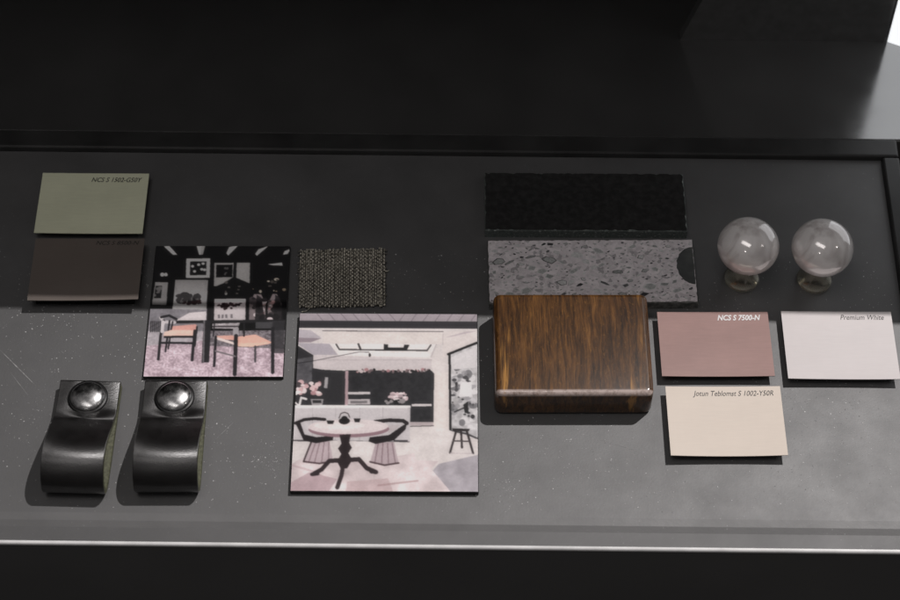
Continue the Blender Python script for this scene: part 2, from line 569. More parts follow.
# ------------------------------------------------------------------ printed photographs
class Painter:
    def __init__(self, quad, nx, ny, bg):
        self.q = [np.array(p, float) for p in quad]
        self.nx, self.ny, self.ss = nx, ny, 2
        W, Hh = nx * 2, ny * 2
        self.im = np.zeros((Hh, W, 3)) + np.array(bg, float)
        u, v = np.meshgrid((np.arange(W) + .5) / W, (np.arange(Hh) + .5) / Hh)
        tl, tr, br, bl = self.q
        self.px = (tl[0] * (1 - u) + tr[0] * u) * (1 - v) + (bl[0] * (1 - u) + br[0] * u) * v
        self.py = (tl[1] * (1 - u) + tr[1] * u) * (1 - v) + (bl[1] * (1 - u) + br[1] * u) * v
        self.frame = (1, 0, 0)
        self.sat = 0.85

    def use(self, s, x, y):
        self.frame = (s, x, y)

    def T(self, pts):
        s, x, y = self.frame
        return [(x + a / s, y + b / s) for a, b in pts]

    def mask(self, pts):
        X, Yy = self.px, self.py
        ins = np.zeros(X.shape, bool)
        k = len(pts)
        for i in range(k):
            (xa, ya), (xb, yb_) = pts[i], pts[(i + 1) % k]
            if ya == yb_:
                continue
            cond = ((ya > Yy) != (yb_ > Yy)) & (X < (xb - xa) * (Yy - ya) / (yb_ - ya) + xa)
            ins ^= cond
        return ins

    def put(self, m_, col, alpha=1.0):
        c = np.array(col, float)
        if c.ndim == 1:
            self.im[m_] = self.im[m_] * (1 - alpha) + c * alpha
        else:
            self.im[m_] = self.im[m_] * (1 - alpha) + c[m_] * alpha

    def poly(self, pts, col, alpha=1.0):
        m_ = self.mask(self.T(pts))
        self.put(m_, col, alpha)
        return m_

    def rect(self, x0, y0, x1, y1, col, alpha=1.0):
        return self.poly([(x0, y0), (x1, y0), (x1, y1), (x0, y1)], col, alpha)

    def line(self, pts, w, col, alpha=1.0):
        p = self.T(pts)
        w = w / self.frame[0] / 2
        m_ = np.zeros(self.px.shape, bool)
        for (xa, ya), (xb, yb_) in zip(p, p[1:]):
            dx, dy = xb - xa, yb_ - ya
            L = dx * dx + dy * dy + 1e-9
            tt = np.clip(((self.px - xa) * dx + (self.py - ya) * dy) / L, 0, 1)
            m_ |= (self.px - xa - tt * dx) ** 2 + (self.py - ya - tt * dy) ** 2 < w * w
        self.put(m_, col, alpha)

    def ell(self, x, y, rx, ry, col, alpha=1.0):
        (cx, cy), s = self.T([(x, y)])[0], self.frame[0]
        m_ = ((self.px - cx) / rx * s) ** 2 + ((self.py - cy) / ry * s) ** 2 < 1
        self.put(m_, col, alpha)
        return m_

    def blobs(self, x0, y0, x1, y1, k, smin, smax, cols, alpha=1.0):
        for _ in range(k):
            s = random.uniform(smin, smax)
            self.ell(random.uniform(x0, x1), random.uniform(y0, y1), s * random.uniform(.6, 1.4), s * random.uniform(.5, 1.1), random.choice(cols), alpha)

    def smooth_noise(self, cell):
        h, w = self.px.shape
        gh, gw = h // cell + 3, w // cell + 3
        r_ = RNG.random((gh, gw))
        yy, xx = np.arange(h) / cell, np.arange(w) / cell
        y0, x0 = yy.astype(int), xx.astype(int)
        fy, fx = (yy - y0)[:, None], (xx - x0)[None, :]
        fy, fx = fy * fy * (3 - 2 * fy), fx * fx * (3 - 2 * fx)
        A, B = r_[y0][:, x0], r_[y0][:, x0 + 1]
        C_, D = r_[y0 + 1][:, x0], r_[y0 + 1][:, x0 + 1]
        return (A * (1 - fx) + B * fx) * (1 - fy) + (C_ * (1 - fx) + D * fx) * fy

    def texture(self, m_, amp, cell):
        nz = (self.smooth_noise(cell) + 0.6 * self.smooth_noise(max(2, cell // 2)) - 0.8)[..., None] * amp
        self.im[m_] = np.clip(self.im[m_] + nz[m_], 0, 255)

    def done(self, gain=None):
        b = np.pad(self.im, ((1, 1), (1, 1), (0, 0)), mode='edge')
        self.im = sum(b[i:i + self.im.shape[0], j:j + self.im.shape[1]] for i in range(3) for j in range(3)) / 9
        self.im *= (1 + 0.05 * (self.smooth_noise(70) - .5) + 0.03 * (self.smooth_noise(16) - .5) + 0.06 * (self.smooth_noise(5) - .5) + 0.03)[..., None]
        soft = self.im.copy()
        for ax in (0, 1):
            for _ in range(2):
                kk = 17
                pd = [(0, 0)] * 3
                pd[ax] = (kk // 2 + 1, kk // 2)
                cs_ = np.cumsum(np.pad(soft, pd, mode='edge'), axis=ax)
                soft = (np.take(cs_, range(kk, cs_.shape[ax]), ax) - np.take(cs_, range(0, cs_.shape[ax] - kk), ax)) / kk
        self.im = self.im * 0.80 + soft * 0.20
        self.im = self.im * self.sat + self.im.mean(-1, keepdims=True) * (1 - self.sat)
        im = np.clip(self.im + (RNG.random(self.im.shape[:2])[..., None] - .5) * 8, 0, 250)
        lin = ((im / 255 + 0.055) / 1.055) ** 2.4
        if gain is not None:
            lin = lin * gain(self.px, self.py)[..., None]
        lin = np.clip(lin * np.array((1.14, 1.14, 1.14)), 0.002, 0.9)
        lin = lin.reshape(self.ny, 2, self.nx, 2, 3).mean((1, 3))
        return lin


M_core = mat('black_board_core', g(0.01), 0.5)
n = N(M_core)
n.link(n.ramp(n.noise(n.coord(), 500, 2), [(0.35, g(0.006)), (0.7, g(0.016))]), n.b.inputs['Base Color'])


def print_board(name, label, quad, lin, thick):
    ctr, w, d, ang = fit_rect(quad, thick)
    ny, nx, _ = lin.shape
    root = link(name, None, loc=(ctr.x, ctr.y, 0), rotz=ang)
    tag(root, label, 'photograph')
    link('board', box('board', w, d, 0, thick, 0.0003, 1), [M_core], root)
    xs = np.linspace(-w / 2 + 0.0003, w / 2 - 0.0003, nx + 1)
    ys = np.linspace(d / 2 - 0.0003, -d / 2 + 0.0003, ny + 1)
    X, Yy = np.meshgrid(xs, ys)
    verts = np.stack([X, Yy, np.full_like(X, thick + 0.00012)], -1).reshape(-1, 3)
    i, j = np.meshgrid(np.arange(nx), np.arange(ny))
    a_ = (j * (nx + 1) + i).ravel()
    faces = np.stack([a_, a_ + nx + 1, a_ + nx + 2, a_ + 1], -1)
    me = bpy.data.meshes.new('print')
    me.from_pydata(verts.tolist(), [], faces.tolist())
    pad = np.pad(lin, ((0, 1), (0, 1), (0, 0)), mode='edge')
    at = me.color_attributes.new('print', 'FLOAT_COLOR', 'POINT')
    at.data.foreach_set('color', np.concatenate([pad.reshape(-1, 3), np.ones(((nx + 1) * (ny + 1), 1))], 1).astype(np.float32).ravel())
    mt = mat('photo_print', g(0.5), 0.33, spec=0.35)
    n = N(mt)
    vc = n.new('VertexColor', layer_name='print')
    n.link(vc.outputs[0], n.b.inputs['Base Color'])
    n.bump(n.noise(n.coord(), 700, 2), 0.05, 0.0002)
    link('print', me, [mt], root)
    return root


KQ = [(298.5, 312.5), (475.5, 314.5), (481, 493.5), (291, 490.5)]
k = Painter(KQ, 270, 330, (220, 208, 205))
K1, K2, K3, K4, C4 = (6, 285, 305), (6, 385, 305), (6, 285, 400), (6, 385, 400), (3, 280, 300)
k.sat = 0.62
k.use(*K1)
k.poly([(60, 30), (1160, 50), (1160, 102), (60, 92)], (166, 151, 160))
for x in range(150, 1200, 72):
    k.line([(x + 30, 44), (x + 75, 98)] if x < 620 else [(x + 60, 48), (x + 25, 100)], 4, (120, 106, 116))
k.poly([(60, 92), (1160, 104), (1160, 152), (60, 138)], (50, 48, 53))
k.poly([(60, 138), (1160, 152), (1160, 160), (60, 146)], (232, 220, 218))
k.poly([(60, 146), (150, 155), (215, 205), (60, 200)], (186, 174, 184))
k.poly([(60, 200), (215, 205), (150, 230), (60, 230)], (148, 128, 140))
k.poly([(60, 232), (262, 240), (312, 310), (165, 308)], (176, 165, 177))
k.line([(220, 158), (945, 168)], 5, (96, 84, 88))
k.line([(945, 168), (945, 250)], 3, (160, 148, 150))
k.poly([(222, 164), (940, 172), (940, 245), (225, 236)], (224, 210, 204))
k.poly([(262, 240), (905, 248), (875, 330), (320, 312)], (236, 226, 223))
k.line([(302, 243), (322, 276), (850, 286), (872, 252)], 9, (58, 54, 56))
k.line([(436, 243), (450, 278)], 12, (52, 50, 52))
k.poly([(588, 244), (614, 246), (614, 266), (708, 266), (712, 248), (744, 250), (728, 284), (588, 282)], (34, 33, 35))
k.line([(905, 250), (875, 325)], 9, (196, 184, 184))
k.poly([(165, 310), (880, 340), (880, 402), (600, 400), (220, 400), (165, 388)], (208, 194, 195))
k.line([(165, 340), (880, 345)], 3, (176, 162, 164))
k.line([(60, 360), (170, 345), (440, 292), (500, 294)], 4, (86, 76, 82))
k.ell(505, 312, 7, 12, (40, 36, 38))
wall = k.poly([(55, 250), (72, 250), (165, 310), (165, 390), (220, 400), (360, 408), (360, 620), (55, 620)], (46, 45, 49))
k.texture(k.poly([(60, 335), (160, 320), (158, 490), (60, 480)], (84, 82, 88)), 26, 14)
k.line([(66, 360), (165, 346)], 5, (40, 38, 42))
cab = k.poly([(360, 404), (880, 412), (896, 430), (898, 725), (360, 725)], (42, 42, 46))
k.texture(cab, 10, 12)
k.rect(360, 408, 378, 620, (196, 152, 160))
k.blobs(425, 402, 875, 416, 55, 4, 12, [(215, 190, 190), (190, 120, 125), (120, 95, 98), (30, 28, 30)])
k.rect(378, 538, 512, 553, (216, 206, 207))
k.rect(378, 582, 512, 614, (198, 186, 188))
k.rect(392, 592, 495, 608, (120, 112, 115))
k.poly([(238, 446), (257, 448), (252, 514), (232, 512)], (176, 170, 172))
k.blobs(70, 475, 125, 550, 22, 8, 18, [(226, 170, 172), (240, 215, 214), (150, 90, 98), (70, 60, 64)])
k.blobs(150, 480, 205, 550, 20, 8, 18, [(236, 190, 190), (244, 222, 220), (196, 130, 136)])
k.blobs(60, 535, 85, 548, 5, 7, 12, [(240, 230, 228)])
k.line([(85, 615), (95, 570), (125, 578)], 13, (238, 230, 228)); k.line([(60, 600), (85, 620)], 10, (232, 222, 222))
k.poly([(152, 578), (230, 580), (222, 622), (162, 622)], (160, 152, 155)); k.rect(165, 586, 218, 604, (46, 44, 47))
k.blobs(632, 548, 730, 592, 26, 8, 17, [(244, 226, 226), (226, 190, 194), (180, 150, 156)])
k.blobs(605, 590, 715, 612, 26, 6, 16, [(22, 22, 24), (40, 38, 40), (150, 140, 142)])
k.rect(765, 614, 885, 628, (226, 214, 214))
k.poly([(600, 720), (898, 724), (898, 744), (600, 740)], (190, 170, 172))
k.line([(750, 748), (900, 746)], 5, (66, 60, 62))
# counter
k.poly([(40, 614), (758, 622), (758, 638), (40, 632)], (242, 234, 232))
cf = k.poly([(40, 632), (756, 638), (756, 842), (40, 822)], (203, 194, 197))
for x in (165, 305, 450, 590):
    k.line([(x, 634), (x, 825)], 3, (176, 166, 170))
k.line([(40, 824), (756, 842)], 9, (74, 68, 72))
k.rect(660, 828, 745, 846, (56, 52, 56))
# wall, glazed door and picture on the right
k.use(*K2)
k.poly([(296, 430), (380, 420), (392, 780), (300, 760)], (226, 212, 206))
k.poly([(345, 172), (545, 160), (545, 240), (380, 312), (345, 330)], (222, 208, 204))
k.poly([(355, 205), (480, 168), (545, 166), (400, 200)], (196, 178, 184))
pic = k.poly([(388, 315), (555, 240), (575, 830), (402, 770)], (196, 192, 194))
k.texture(pic, 50, 14)
px_ = (400, 400, 545, 760)
k.blobs(*px_, 60, 8, 26, [(228, 224, 226), (206, 202, 206), (150, 147, 152), (100, 98, 103)], .8)
k.blobs(410, 420, 540, 700, 26, 5, 13, [(45, 44, 47), (70, 68, 72)])
k.poly([(455, 490), (525, 480), (525, 570), (450, 575)], (226, 222, 224))
k.poly([(392, 330), (545, 262), (548, 395), (402, 405)], (214, 208, 210))
k.line([(378, 310), (470, 272), (548, 240)], 15, (22, 21, 23))
k.line([(386, 310), (392, 500), (402, 775)], 14, (24, 23, 25))
k.poly([(476, 620), (505, 600), (508, 670), (486, 672)], (30, 30, 32)); k.line([(425, 664), (480, 640)], 8, (36, 35, 38))
k.line([(402, 775), (500, 795), (580, 830)], 10, (60, 57, 62))
k.use(*K4)
fl = k.poly([(-330, 270), (-330, 256), (150, 272), (298, 178), (400, 205), (580, 262), (590, 570), (-360, 570)], (224, 212, 209))
k.texture(fl, 16, 40)
k.texture(k.poly([(290, 450), (335, 400), (590, 345), (600, 580), (420, 575)], (172, 163, 173)), 22, 22)
k.poly([(410, 192), (520, 196), (512, 210), (418, 208)], (34, 27, 29))
for pts in ([(437, 206), (402, 336)], [(500, 206), (542, 340)], [(466, 206), (474, 306)]):
    k.line(pts, 13, (42, 33, 35))
k.line([(418, 266), (520, 270)], 8, (70, 58, 60))
k.line([(402, 338), (540, 342)], 4, (190, 172, 176))
# hide rug
k.use(*C4)
rug = k.poly([(30, 498), (70, 478), (180, 480), (300, 500), (345, 478), (408, 468), (412, 488), (482, 492), (460, 515), (525, 585), (25, 585)], (220, 198, 199))
k.texture(rug, 44, 46)
k.poly([(28, 552), (90, 520), (175, 540), (140, 590), (28, 590)], (168, 118, 132), .5)
k.poly([(205, 548), (330, 540), (350, 590), (200, 590)], (186, 138, 142), .45)
k.line([(40, 500), (110, 520), (150, 545)], 6, (190, 150, 158), .5)
k.line([(300, 560), (420, 548)], 5, (170, 120, 122), .6)
# chairs
k.poly([(95, 432), (150, 430), (162, 488), (120, 496), (72, 488)], (196, 170, 177))
for x in (100, 112, 126, 140):
    k.line([(x + 8, 434), (x - 3 + (x - 118) * .5, 490)], 3, (142, 108, 117))
k.line([(72, 489), (120, 495), (162, 489)], 5, (84, 56, 62))
k.line([(94, 434), (72, 489)], 5, (60, 42, 46))
k.poly([(46, 376), (60, 372), (74, 410), (110, 418), (162, 414), (160, 428), (110, 436), (72, 428)], (32, 25, 28))
k.line([(46, 376), (72, 366), (104, 363), (135, 366)], 9, (34, 27, 30))
k.poly([(290, 436), (345, 434), (361, 496), (318, 503), (274, 492)], (188, 162, 169))
for x in (298, 312, 326, 340):
    k.line([(x, 438), (x + (x - 318) * .5, 497)], 3, (134, 100, 109))
k.line([(274, 492), (318, 502), (361, 496)], 5, (76, 50, 56))
k.poly([(272, 420), (330, 414), (362, 392), (384, 378), (380, 398), (345, 430), (290, 440), (268, 432)], (32, 25, 28))
k.line([(288, 374), (330, 370), (372, 372), (384, 380)], 11, (34, 27, 30))
k.poly([(325, 385), (362, 384), (350, 398), (328, 408)], (190, 176, 178))
# table
k.ell(208, 396, 122, 24, (150, 104, 116))
k.ell(206, 388, 121, 22, (226, 208, 208))
k.ell(180, 384, 78, 11, (234, 220, 218))
k.poly([(180, 412), (214, 410), (210, 436), (218, 450), (208, 466), (220, 486), (205, 510), (186, 512), (174, 490), (186, 468), (176, 452), (186, 438)], (40, 26, 30))
for pts in ([(190, 486), (150, 488), (128, 512), (105, 524)], [(205, 486), (240, 484), (264, 510), (290, 521)], [(194, 490), (188, 530), (176, 564)]):
    k.line(pts, 13, (46, 31, 35))
k.line([(98, 526), (116, 524)], 11, (44, 30, 34)); k.line([(278, 520), (294, 522)], 11, (44, 30, 34))
k.ell(194, 371, 17, 10, (26, 22, 24)); k.ell(194, 362, 9, 6, (26, 22, 24))
k.line([(178, 362), (183, 349), (194, 345), (205, 349), (210, 360)], 3, (70, 58, 60))
k.poly([(140, 369), (164, 369), (160, 380), (144, 380)], (28, 24, 26)); k.poly([(222, 364), (243, 364), (240, 375), (226, 375)], (28, 24, 26))
print_board('kitchen_photograph', 'square colour photograph of a white kitchen with round pedestal table', KQ, k.done(), 0.0028)

DQ = [(154, 245), (289.5, 246.5), (284, 378), (145, 376.5)]
d = Painter(DQ, 230, 280, (18, 18, 19))
d.use(3.75, 135, 230)
for pts in ([(100, 58), (122, 58), (152, 92), (136, 92)], [(350, 64), (384, 58), (347, 97), (340, 88)],
            [(462, 74), (498, 62), (456, 99), (450, 92)], [(562, 82), (582, 74), (574, 92), (556, 96)], [(498, 133), (552, 127), (554, 138), (520, 137)]):
    d.poly(pts, (168, 166, 164))
d.poly([(225, 58), (258, 58), (250, 93), (236, 93)], (120, 119, 118)); d.poly([(228, 60), (242, 58), (240, 93), (236, 93)], (170, 168, 166))
lw = d.poly([(40, 300), (285, 302), (285, 400), (40, 400)], (128, 124, 130))
d.texture(lw, 20, 10)
d.rect(188, 108, 278, 183, (172, 170, 168)); d.rect(202, 119, 265, 173, (20, 20, 21))
for x, y in ((212, 138), (235, 132), (252, 128), (220, 158), (258, 152), (247, 150)):
    d.ell(x, y, 6, 5, (170, 168, 166))
d.rect(295, 126, 430, 216, (128, 126, 125))
d.rect(302, 133, 364, 182, (18, 18, 19)); d.blobs(322, 145, 345, 172, 5, 4, 8, [(70, 68, 68)])
d.poly([(288, 222), (330, 205), (366, 182), (368, 126), (380, 126), (379, 184), (434, 208), (434, 262), (288, 262)], (20, 20, 21))
d.blobs(340, 200, 395, 245, 7, 3, 6, [(120, 118, 116), (70, 66, 64)])
m_ = d.poly([(148, 190), (272, 192), (268, 305), (140, 302)], (112, 110, 110))
d.im[m_] += ((d.py - 281) / 30 * 52)[m_][:, None]
d.blobs(168, 248, 236, 276, 40, 5, 14, [(28, 27, 28), (50, 48, 49), (90, 88, 88)])
d.blobs(160, 272, 250, 284, 16, 3, 7, [(40, 26, 28)])
d.poly([(72, 198), (120, 200), (116, 286), (62, 284)], (118, 116, 116)); d.poly([(74, 212), (98, 213), (95, 260), (68, 260)], (26, 26, 27))
d.blobs(72, 220, 92, 255, 6, 4, 8, [(90, 88, 88)])
d.blobs(95, 165, 118, 185, 4, 4, 8, [(180, 178, 176)])
d.rect(298, 265, 416, 346, (196, 186, 188))
d.blobs(312, 282, 398, 292, 44, 3, 6, [(30, 18, 22), (60, 40, 44)]); d.blobs(325, 292, 368, 306, 10, 3, 6, [(40, 28, 30)])
for x in (312, 326, 340, 360):
    d.rect(x, 320 + (x % 7), x + 8, 338, (112, 106, 110))
for x0, x1 in ((430, 492), (500, 552)):
    d.poly([(x0 + 18, 248), (x1 - 18, 248), (x1, 285), (x1, 346), (x0, 346), (x0, 285)], (120, 108, 110))
    d.blobs(x0 + 2, 262, x1 - 4, 342, 20, 6, 15, [(214, 198, 200), (60, 54, 56), (34, 31, 33), (168, 128, 128)])
    d.poly([(x0 + 28, 250), (x0 + 46, 262), (x0 + 60, 345), (x0 + 22, 345)], (30, 28, 30), .85)
d.blobs(440, 180, 562, 240, 12, 3, 8, [(150, 140, 128), (110, 96, 80), (60, 56, 54)])
# floor and furniture
fl = d.poly([(30, 384), (570, 388), (570, 570), (30, 570)], (200, 176, 187))
d.texture(fl, 62, 5)
d.texture(fl, 40, 24)
d.texture(d.poly([(30, 384), (255, 386), (255, 420), (30, 440)], (178, 170, 176)), 30, 8)
d.texture(d.poly([(270, 385), (570, 385), (570, 455), (270, 440)], (120, 112, 118)), 70, 6)
for x in range(58, 100, 7):
    d.rect(x, 346, x + 4, 388, (44, 42, 45))
d.poly([(150, 346), (205, 316), (268, 312), (268, 348)], (214, 204, 206))
d.rect(145, 345, 568, 356, (36, 35, 37))
d.rect(270, 300, 298, 345, (30, 29, 31))
d.rect(420, 262, 430, 345, (20, 20, 21))
d.poly([(258, 345), (287, 345), (283, 502), (255, 502)], (40, 39, 42))
d.rect(258, 345, 264, 500, (110, 106, 110))
DK = (36, 35, 38)
d.line([(96, 334), (110, 350), (150, 352)], 11, (206, 198, 200)); d.line([(98, 332), (128, 326), (156, 340)], 9, DK)
d.line([(108, 345), (98, 400), (92, 488)], 10, DK); d.line([(106, 350), (103, 385)], 13, (214, 206, 208))
d.line([(130, 346), (118, 460)], 7, DK); d.line([(142, 350), (128, 450)], 6, DK)
d.poly([(142, 366), (230, 360), (236, 372), (225, 384), (140, 382)], (226, 160, 148))
d.poly([(112, 388), (138, 380), (228, 382), (224, 402), (108, 404)], (244, 200, 184))
d.rect(110, 402, 226, 410, DK); d.line([(104, 428), (222, 430)], 8, DK)
d.line([(226, 385), (219, 492)], 11, DK); d.line([(234, 370), (228, 440)], 7, DK)
d.texture(d.poly([(292, 358), (396, 356), (388, 378), (292, 376)], (176, 168, 172)), 50, 8)
d.poly([(292, 366), (392, 366), (390, 372), (292, 372)], (66, 60, 64))
d.poly([(455, 354), (522, 354), (520, 378), (455, 378)], (70, 69, 72))
d.poly([(518, 350), (566, 350), (562, 470), (516, 470)], (54, 53, 56), .8)
d.poly([(302, 404), (384, 402), (388, 422), (330, 416)], (232, 170, 154))
d.poly([(385, 408), (455, 400), (520, 430), (505, 436), (442, 446), (390, 444)], (240, 178, 160))
d.poly([(395, 432), (515, 430), (440, 446), (390, 444)], (246, 198, 176))
d.line([(308, 412), (384, 436)], 9, (240, 220, 214))
d.line([(306, 408), (302, 514)], 10, DK); d.poly([(370, 375), (392, 375), (392, 405), (370, 405)], (168, 162, 166))
d.line([(382, 405), (380, 545)], 15, DK); d.line([(520, 378), (522, 540)], 13, DK); d.line([(455, 445), (456, 500)], 8, (70, 67, 70))
d.line([(306, 460), (380, 480)], 6, (120, 112, 116)); d.line([(412, 360), (412, 405)], 7, DK); d.line([(300, 360), (296, 405)], 5, DK)
gain = lambda X, Yy: 1 + 2.3 * np.clip((305 - Yy) / 4, 0, 1)
print_board('dining_room_photograph', 'small photograph of a dining room with framed pictures and black chairs', DQ, d.done(gain), 0.0022)

# ------------------------------------------------------------------ woven fabric swatch
M_thr = mat('olive_thread', (0.2, 0.19, 0.16), 0.85, spec=0.2)
n = N(M_thr)
c = n.coord()
n.link(n.mix(n.ramp(n.noise(c, 900, 3), [(0.35, g(0)), (0.65, g(1))]), (0.22, 0.205, 0.17), (0.74, 0.70, 0.60)), n.b.inputs['Base Color'])
M_thr2 = mat('dark_thread', (0.05, 0.048, 0.045), 0.9, spec=0.15)
n = N(M_thr2)
n.link(n.mix(n.ramp(n.noise(n.coord(), 900, 3), [(0.35, g(0)), (0.65, g(1))]), (0.06, 0.057, 0.05), (0.26, 0.245, 0.215)), n.b.inputs['Base Color'])
FQ = [(299, 249.5), (384, 249), (386, 305), (299, 305.5)]
ctr, w, dd, ang = fit_rect(FQ, 0.002)
fab = link('fabric_swatch', None, loc=(ctr.x, ctr.y, 0), rotz=ang)
tag(fab, 'coarse woven olive grey fabric swatch above the kitchen photograph', 'fabric')
pitch = 0.00105
nu, nv = int(w / pitch), int(dd / pitch)


def threads(along_x, count, length, other):
    verts, faces = [], []
    steps = other * 4
    for i in range(count):
        off = (i + 0.5) / count - 0.5
        off *= (dd if along_x else w)
        ext = random.uniform(-0.0004, 0.0011)
        ph = i % 2
        wob = random.uniform(-.0002, .0002)
        for s in range(steps + 1):
            tt = s / steps
            q = (tt - 0.5) * (length + 2 * ext)
            z = 0.0014 + 0.00042 * math.cos(math.pi * (tt * other - 0.5 + ph + (1 if along_x else 0)))
            jit = wob + 0.00006 * math.sin(s * 0.7 + i * 1.7)
            hw, hh = 0.00042, 0.00026
            for a_, b_ in ((-hw, 0), (-hw * .5, hh), (hw * .5, hh), (hw, 0), (0, -hh)):
                o_ = off + jit + a_
                verts.append((q, o_, z + b_) if along_x else (o_, q, z + b_))
        b0 = len(verts) - 5 * (steps + 1)
        for s in range(steps):
            for j in range(5):
                a_, b_ = b0 + s * 5 + j, b0 + s * 5 + (j + 1) % 5
                faces.append((a_, b_, b_ + 5, a_ + 5))
    return mesh_from('threads', verts, faces, True)


tag(link('warp_threads', threads(False, nu, dd, nv), [M_thr], fab), kind='stuff')
tag(link('weft_threads', threads(True, nv, w, nu), [M_thr2], fab), kind='stuff')
link('cloth_backing', box('cloth_backing', w - 0.001, dd - 0.001, 0.0, 0.0007), [M_thr2], fab)


def wire(name, pts, r_, m_, parent):
    verts, faces = [], []
    for p in pts:
        for a_ in range(5):
            an = 2 * math.pi * a_ / 5
            verts.append((p[0], p[1] + r_ * math.cos(an), p[2] + r_ * math.sin(an)))
    for i in range(len(pts) - 1):
        for j in range(5):
            faces.append((i * 5 + j, i * 5 + (j + 1) % 5, i * 5 + 5 + (j + 1) % 5, i * 5 + 5 + j))
    return link(name, mesh_from(name, verts, faces, True), [m_], parent)


wire('loose_thread', [(-w / 2 + .0015, -dd / 2 - .0026, .0006), (-w / 2 + .004, -dd / 2 - .0022, .0007), (-w / 2 + .0055, -dd / 2 - .0008, .001), (-w / 2 + .007, -dd / 2 + .0004, .0013)], .00022, M_thr, fab)
wire('loose_thread', [(w / 2 - .001, dd * .12, .0014), (w / 2 + .0008, dd * .1, .0012), (w / 2 + .0022, dd * .13, .0008)], .00022, M_thr, fab)

# ------------------------------------------------------------------ black stone tile
M_black = mat('black_stone', g(0.006), 0.32, spec=0.3)
n = N(M_black)
c = n.coord()
n.link(n.ramp(n.noise(c, 300, 4), [(0.4, g(0.022)), (0.75, g(0.04))]), n.b.inputs['Base Color'])
M_bedge = mat('raw_stone_edge', g(0.08), 0.6, spec=0.4)
n = N(M_bedge)
c = n.coord()
n.link(n.ramp(n.noise(c, 700, 4, 0.7), [(0.35, (0.09, 0.105, 0.10)), (0.60, (0.16, 0.185, 0.175)), (0.72, g(0.7))]), n.b.inputs['Base Color'])


def stone_tile(name, quad, z, m_top, m_side, label, chip=0.0004):
    ctr, w, dd, ang = fit_rect(quad, z)
    root = link(name, None, loc=(ctr.x, ctr.y, 0), rotz=ang)
    tag(root, label, 'tile')
    # slab with a nibbled upper edge
    nx, ny = 70, 24
    pts = []
    for i in range(nx): pts.append((-w / 2 + w * i / nx, -dd / 2))
    for i in range(ny): pts.append((w / 2, -dd / 2 + dd * i / ny))
    for i in range(nx): pts.append((w / 2 - w * i / nx, dd / 2))
    for i in range(ny): pts.append((-w / 2, dd / 2 - dd * i / ny))
    kk = len(pts)
    verts = [(x, y, 0) for x, y in pts] + [(x, y, z - 0.0007) for x, y in pts]
    for x, y in pts:
        s = random.random() ** 3 * chip + 0.0002
        verts.append((x * (1 - s * 2 / w), y * (1 - s * 2 / dd), z))
    faces = [tuple(range(kk - 1, -1, -1))]
    for L in (0, kk):
        for i in range(kk):
            j = (i + 1) % kk
            faces.append((L + i, L + j, L + kk + j, L + kk + i))
    faces.append(tuple(range(2 * kk, 3 * kk)))
    me = mesh_from('slab', verts, faces)
    o = link('slab', me, [m_top, m_side], root)
    for p in me.polygons:
        p.material_index = 0 if p.normal.z > 0.95 else 1
    return root, w, dd


stone_tile('black_stone_tile', [(485, 172), (682, 174), (688.5, 231.5), (484.5, 229.5)], 0.0062, M_black, M_bedge,
           'black stone tile with greenish cut edge behind the speckled tile', 0.0007)

# ------------------------------------------------------------------ terrazzo tile
M_ter = mat('terrazzo_ground', (0.5, 0.47, 0.48), 0.4, spec=0.4)
n = N(M_ter)
c = n.coord()
cw_ = n.new('TexVoronoi')
cw_.inputs['Scale'].default_value = 520
n.link(c, cw_.inputs['Vector'])
n1 = n.mix(n.ramp(n.noise(c, 260, 4, 0.6, 0.8), [(0.35, g(0)), (0.65, g(1))]), (0.56, 0.52, 0.54), (0.78, 0.73, 0.75))
n2 = n.mix(n.ramp(cw_.outputs['Color'], [(0.76, g(0)), (0.82, g(0.7))]), n1, (0.26, 0.25, 0.26))
n.link(n2, n.b.inputs['Base Color'])
M_ters = mat('terrazzo_edge', g(0.2), 0.6, spec=0.3)
n = N(M_ters)
c = n.coord()
n.link(n.ramp(n.noise(c, 420, 4), [(0.4, (0.10, 0.105, 0.10)), (0.7, (0.26, 0.26, 0.25))]), n.b.inputs['Base Color'])
TZ = 0.0056
ter, tw, td = stone_tile('speckled_stone_tile', [(486.5, 238.5), (691.5, 241), (699.5, 303), (490, 302.5)], TZ, M_ter, M_ters,
                         'pale grey speckled stone tile half under the wooden block', 0.0006)
chip_m = []
for i, cc in enumerate(((0.38, 0.39, 0.385), (0.27, 0.28, 0.275), (0.12, 0.12, 0.125), (0.56, 0.56, 0.56), (0.05, 0.05, 0.055))):
    mt = mat('stone_chip_%d' % i, cc, 0.3, spec=0.5)
    n = N(mt)
    n.link(n.mix(n.ramp(n.noise(n.coord(), 1100, 4), [(0.3, g(0)), (0.7, g(1))]), tuple(v * 0.75 for v in cc), tuple(v * 1.3 for v in cc)), n.b.inputs['Base Color'])
    chip_m.append(mt)
M_chiprim = mat('chip_rim', (0.6, 0.585, 0.59), 0.4)
n = N(M_chiprim)
n.link(n.ramp(n.noise(n.coord(), 900, 2), [(0.3, g(0.5)), (0.7, g(0.66))]), n.b.inputs['Base Color'])
M_chipdk = mat('chip_dark_rim', g(0.12), 0.4)
n = N(M_chipdk)
n.link(n.ramp(n.noise(n.coord(), 900, 2), [(0.3, g(0.09)), (0.7, g(0.16))]), n.b.inputs['Base Color'])


def chip_pts(x, y, s):
    kk = random.randint(4, 6)
    a0, an, st = random.random() * 6, random.uniform(-.7, .7), random.uniform(0.28, 0.7)
    out = []
    for j in range(kk):
        a_ = a0 + 2 * math.pi * (j + random.uniform(-.25, .25)) / kk
        rr = s * random.uniform(0.65, 1.1)
        u, v = rr * math.cos(a_), rr * math.sin(a_) * st
        out.append((x + u * math.cos(an) - v * math.sin(an), y + u * math.sin(an) + v * math.cos(an)))
    return out


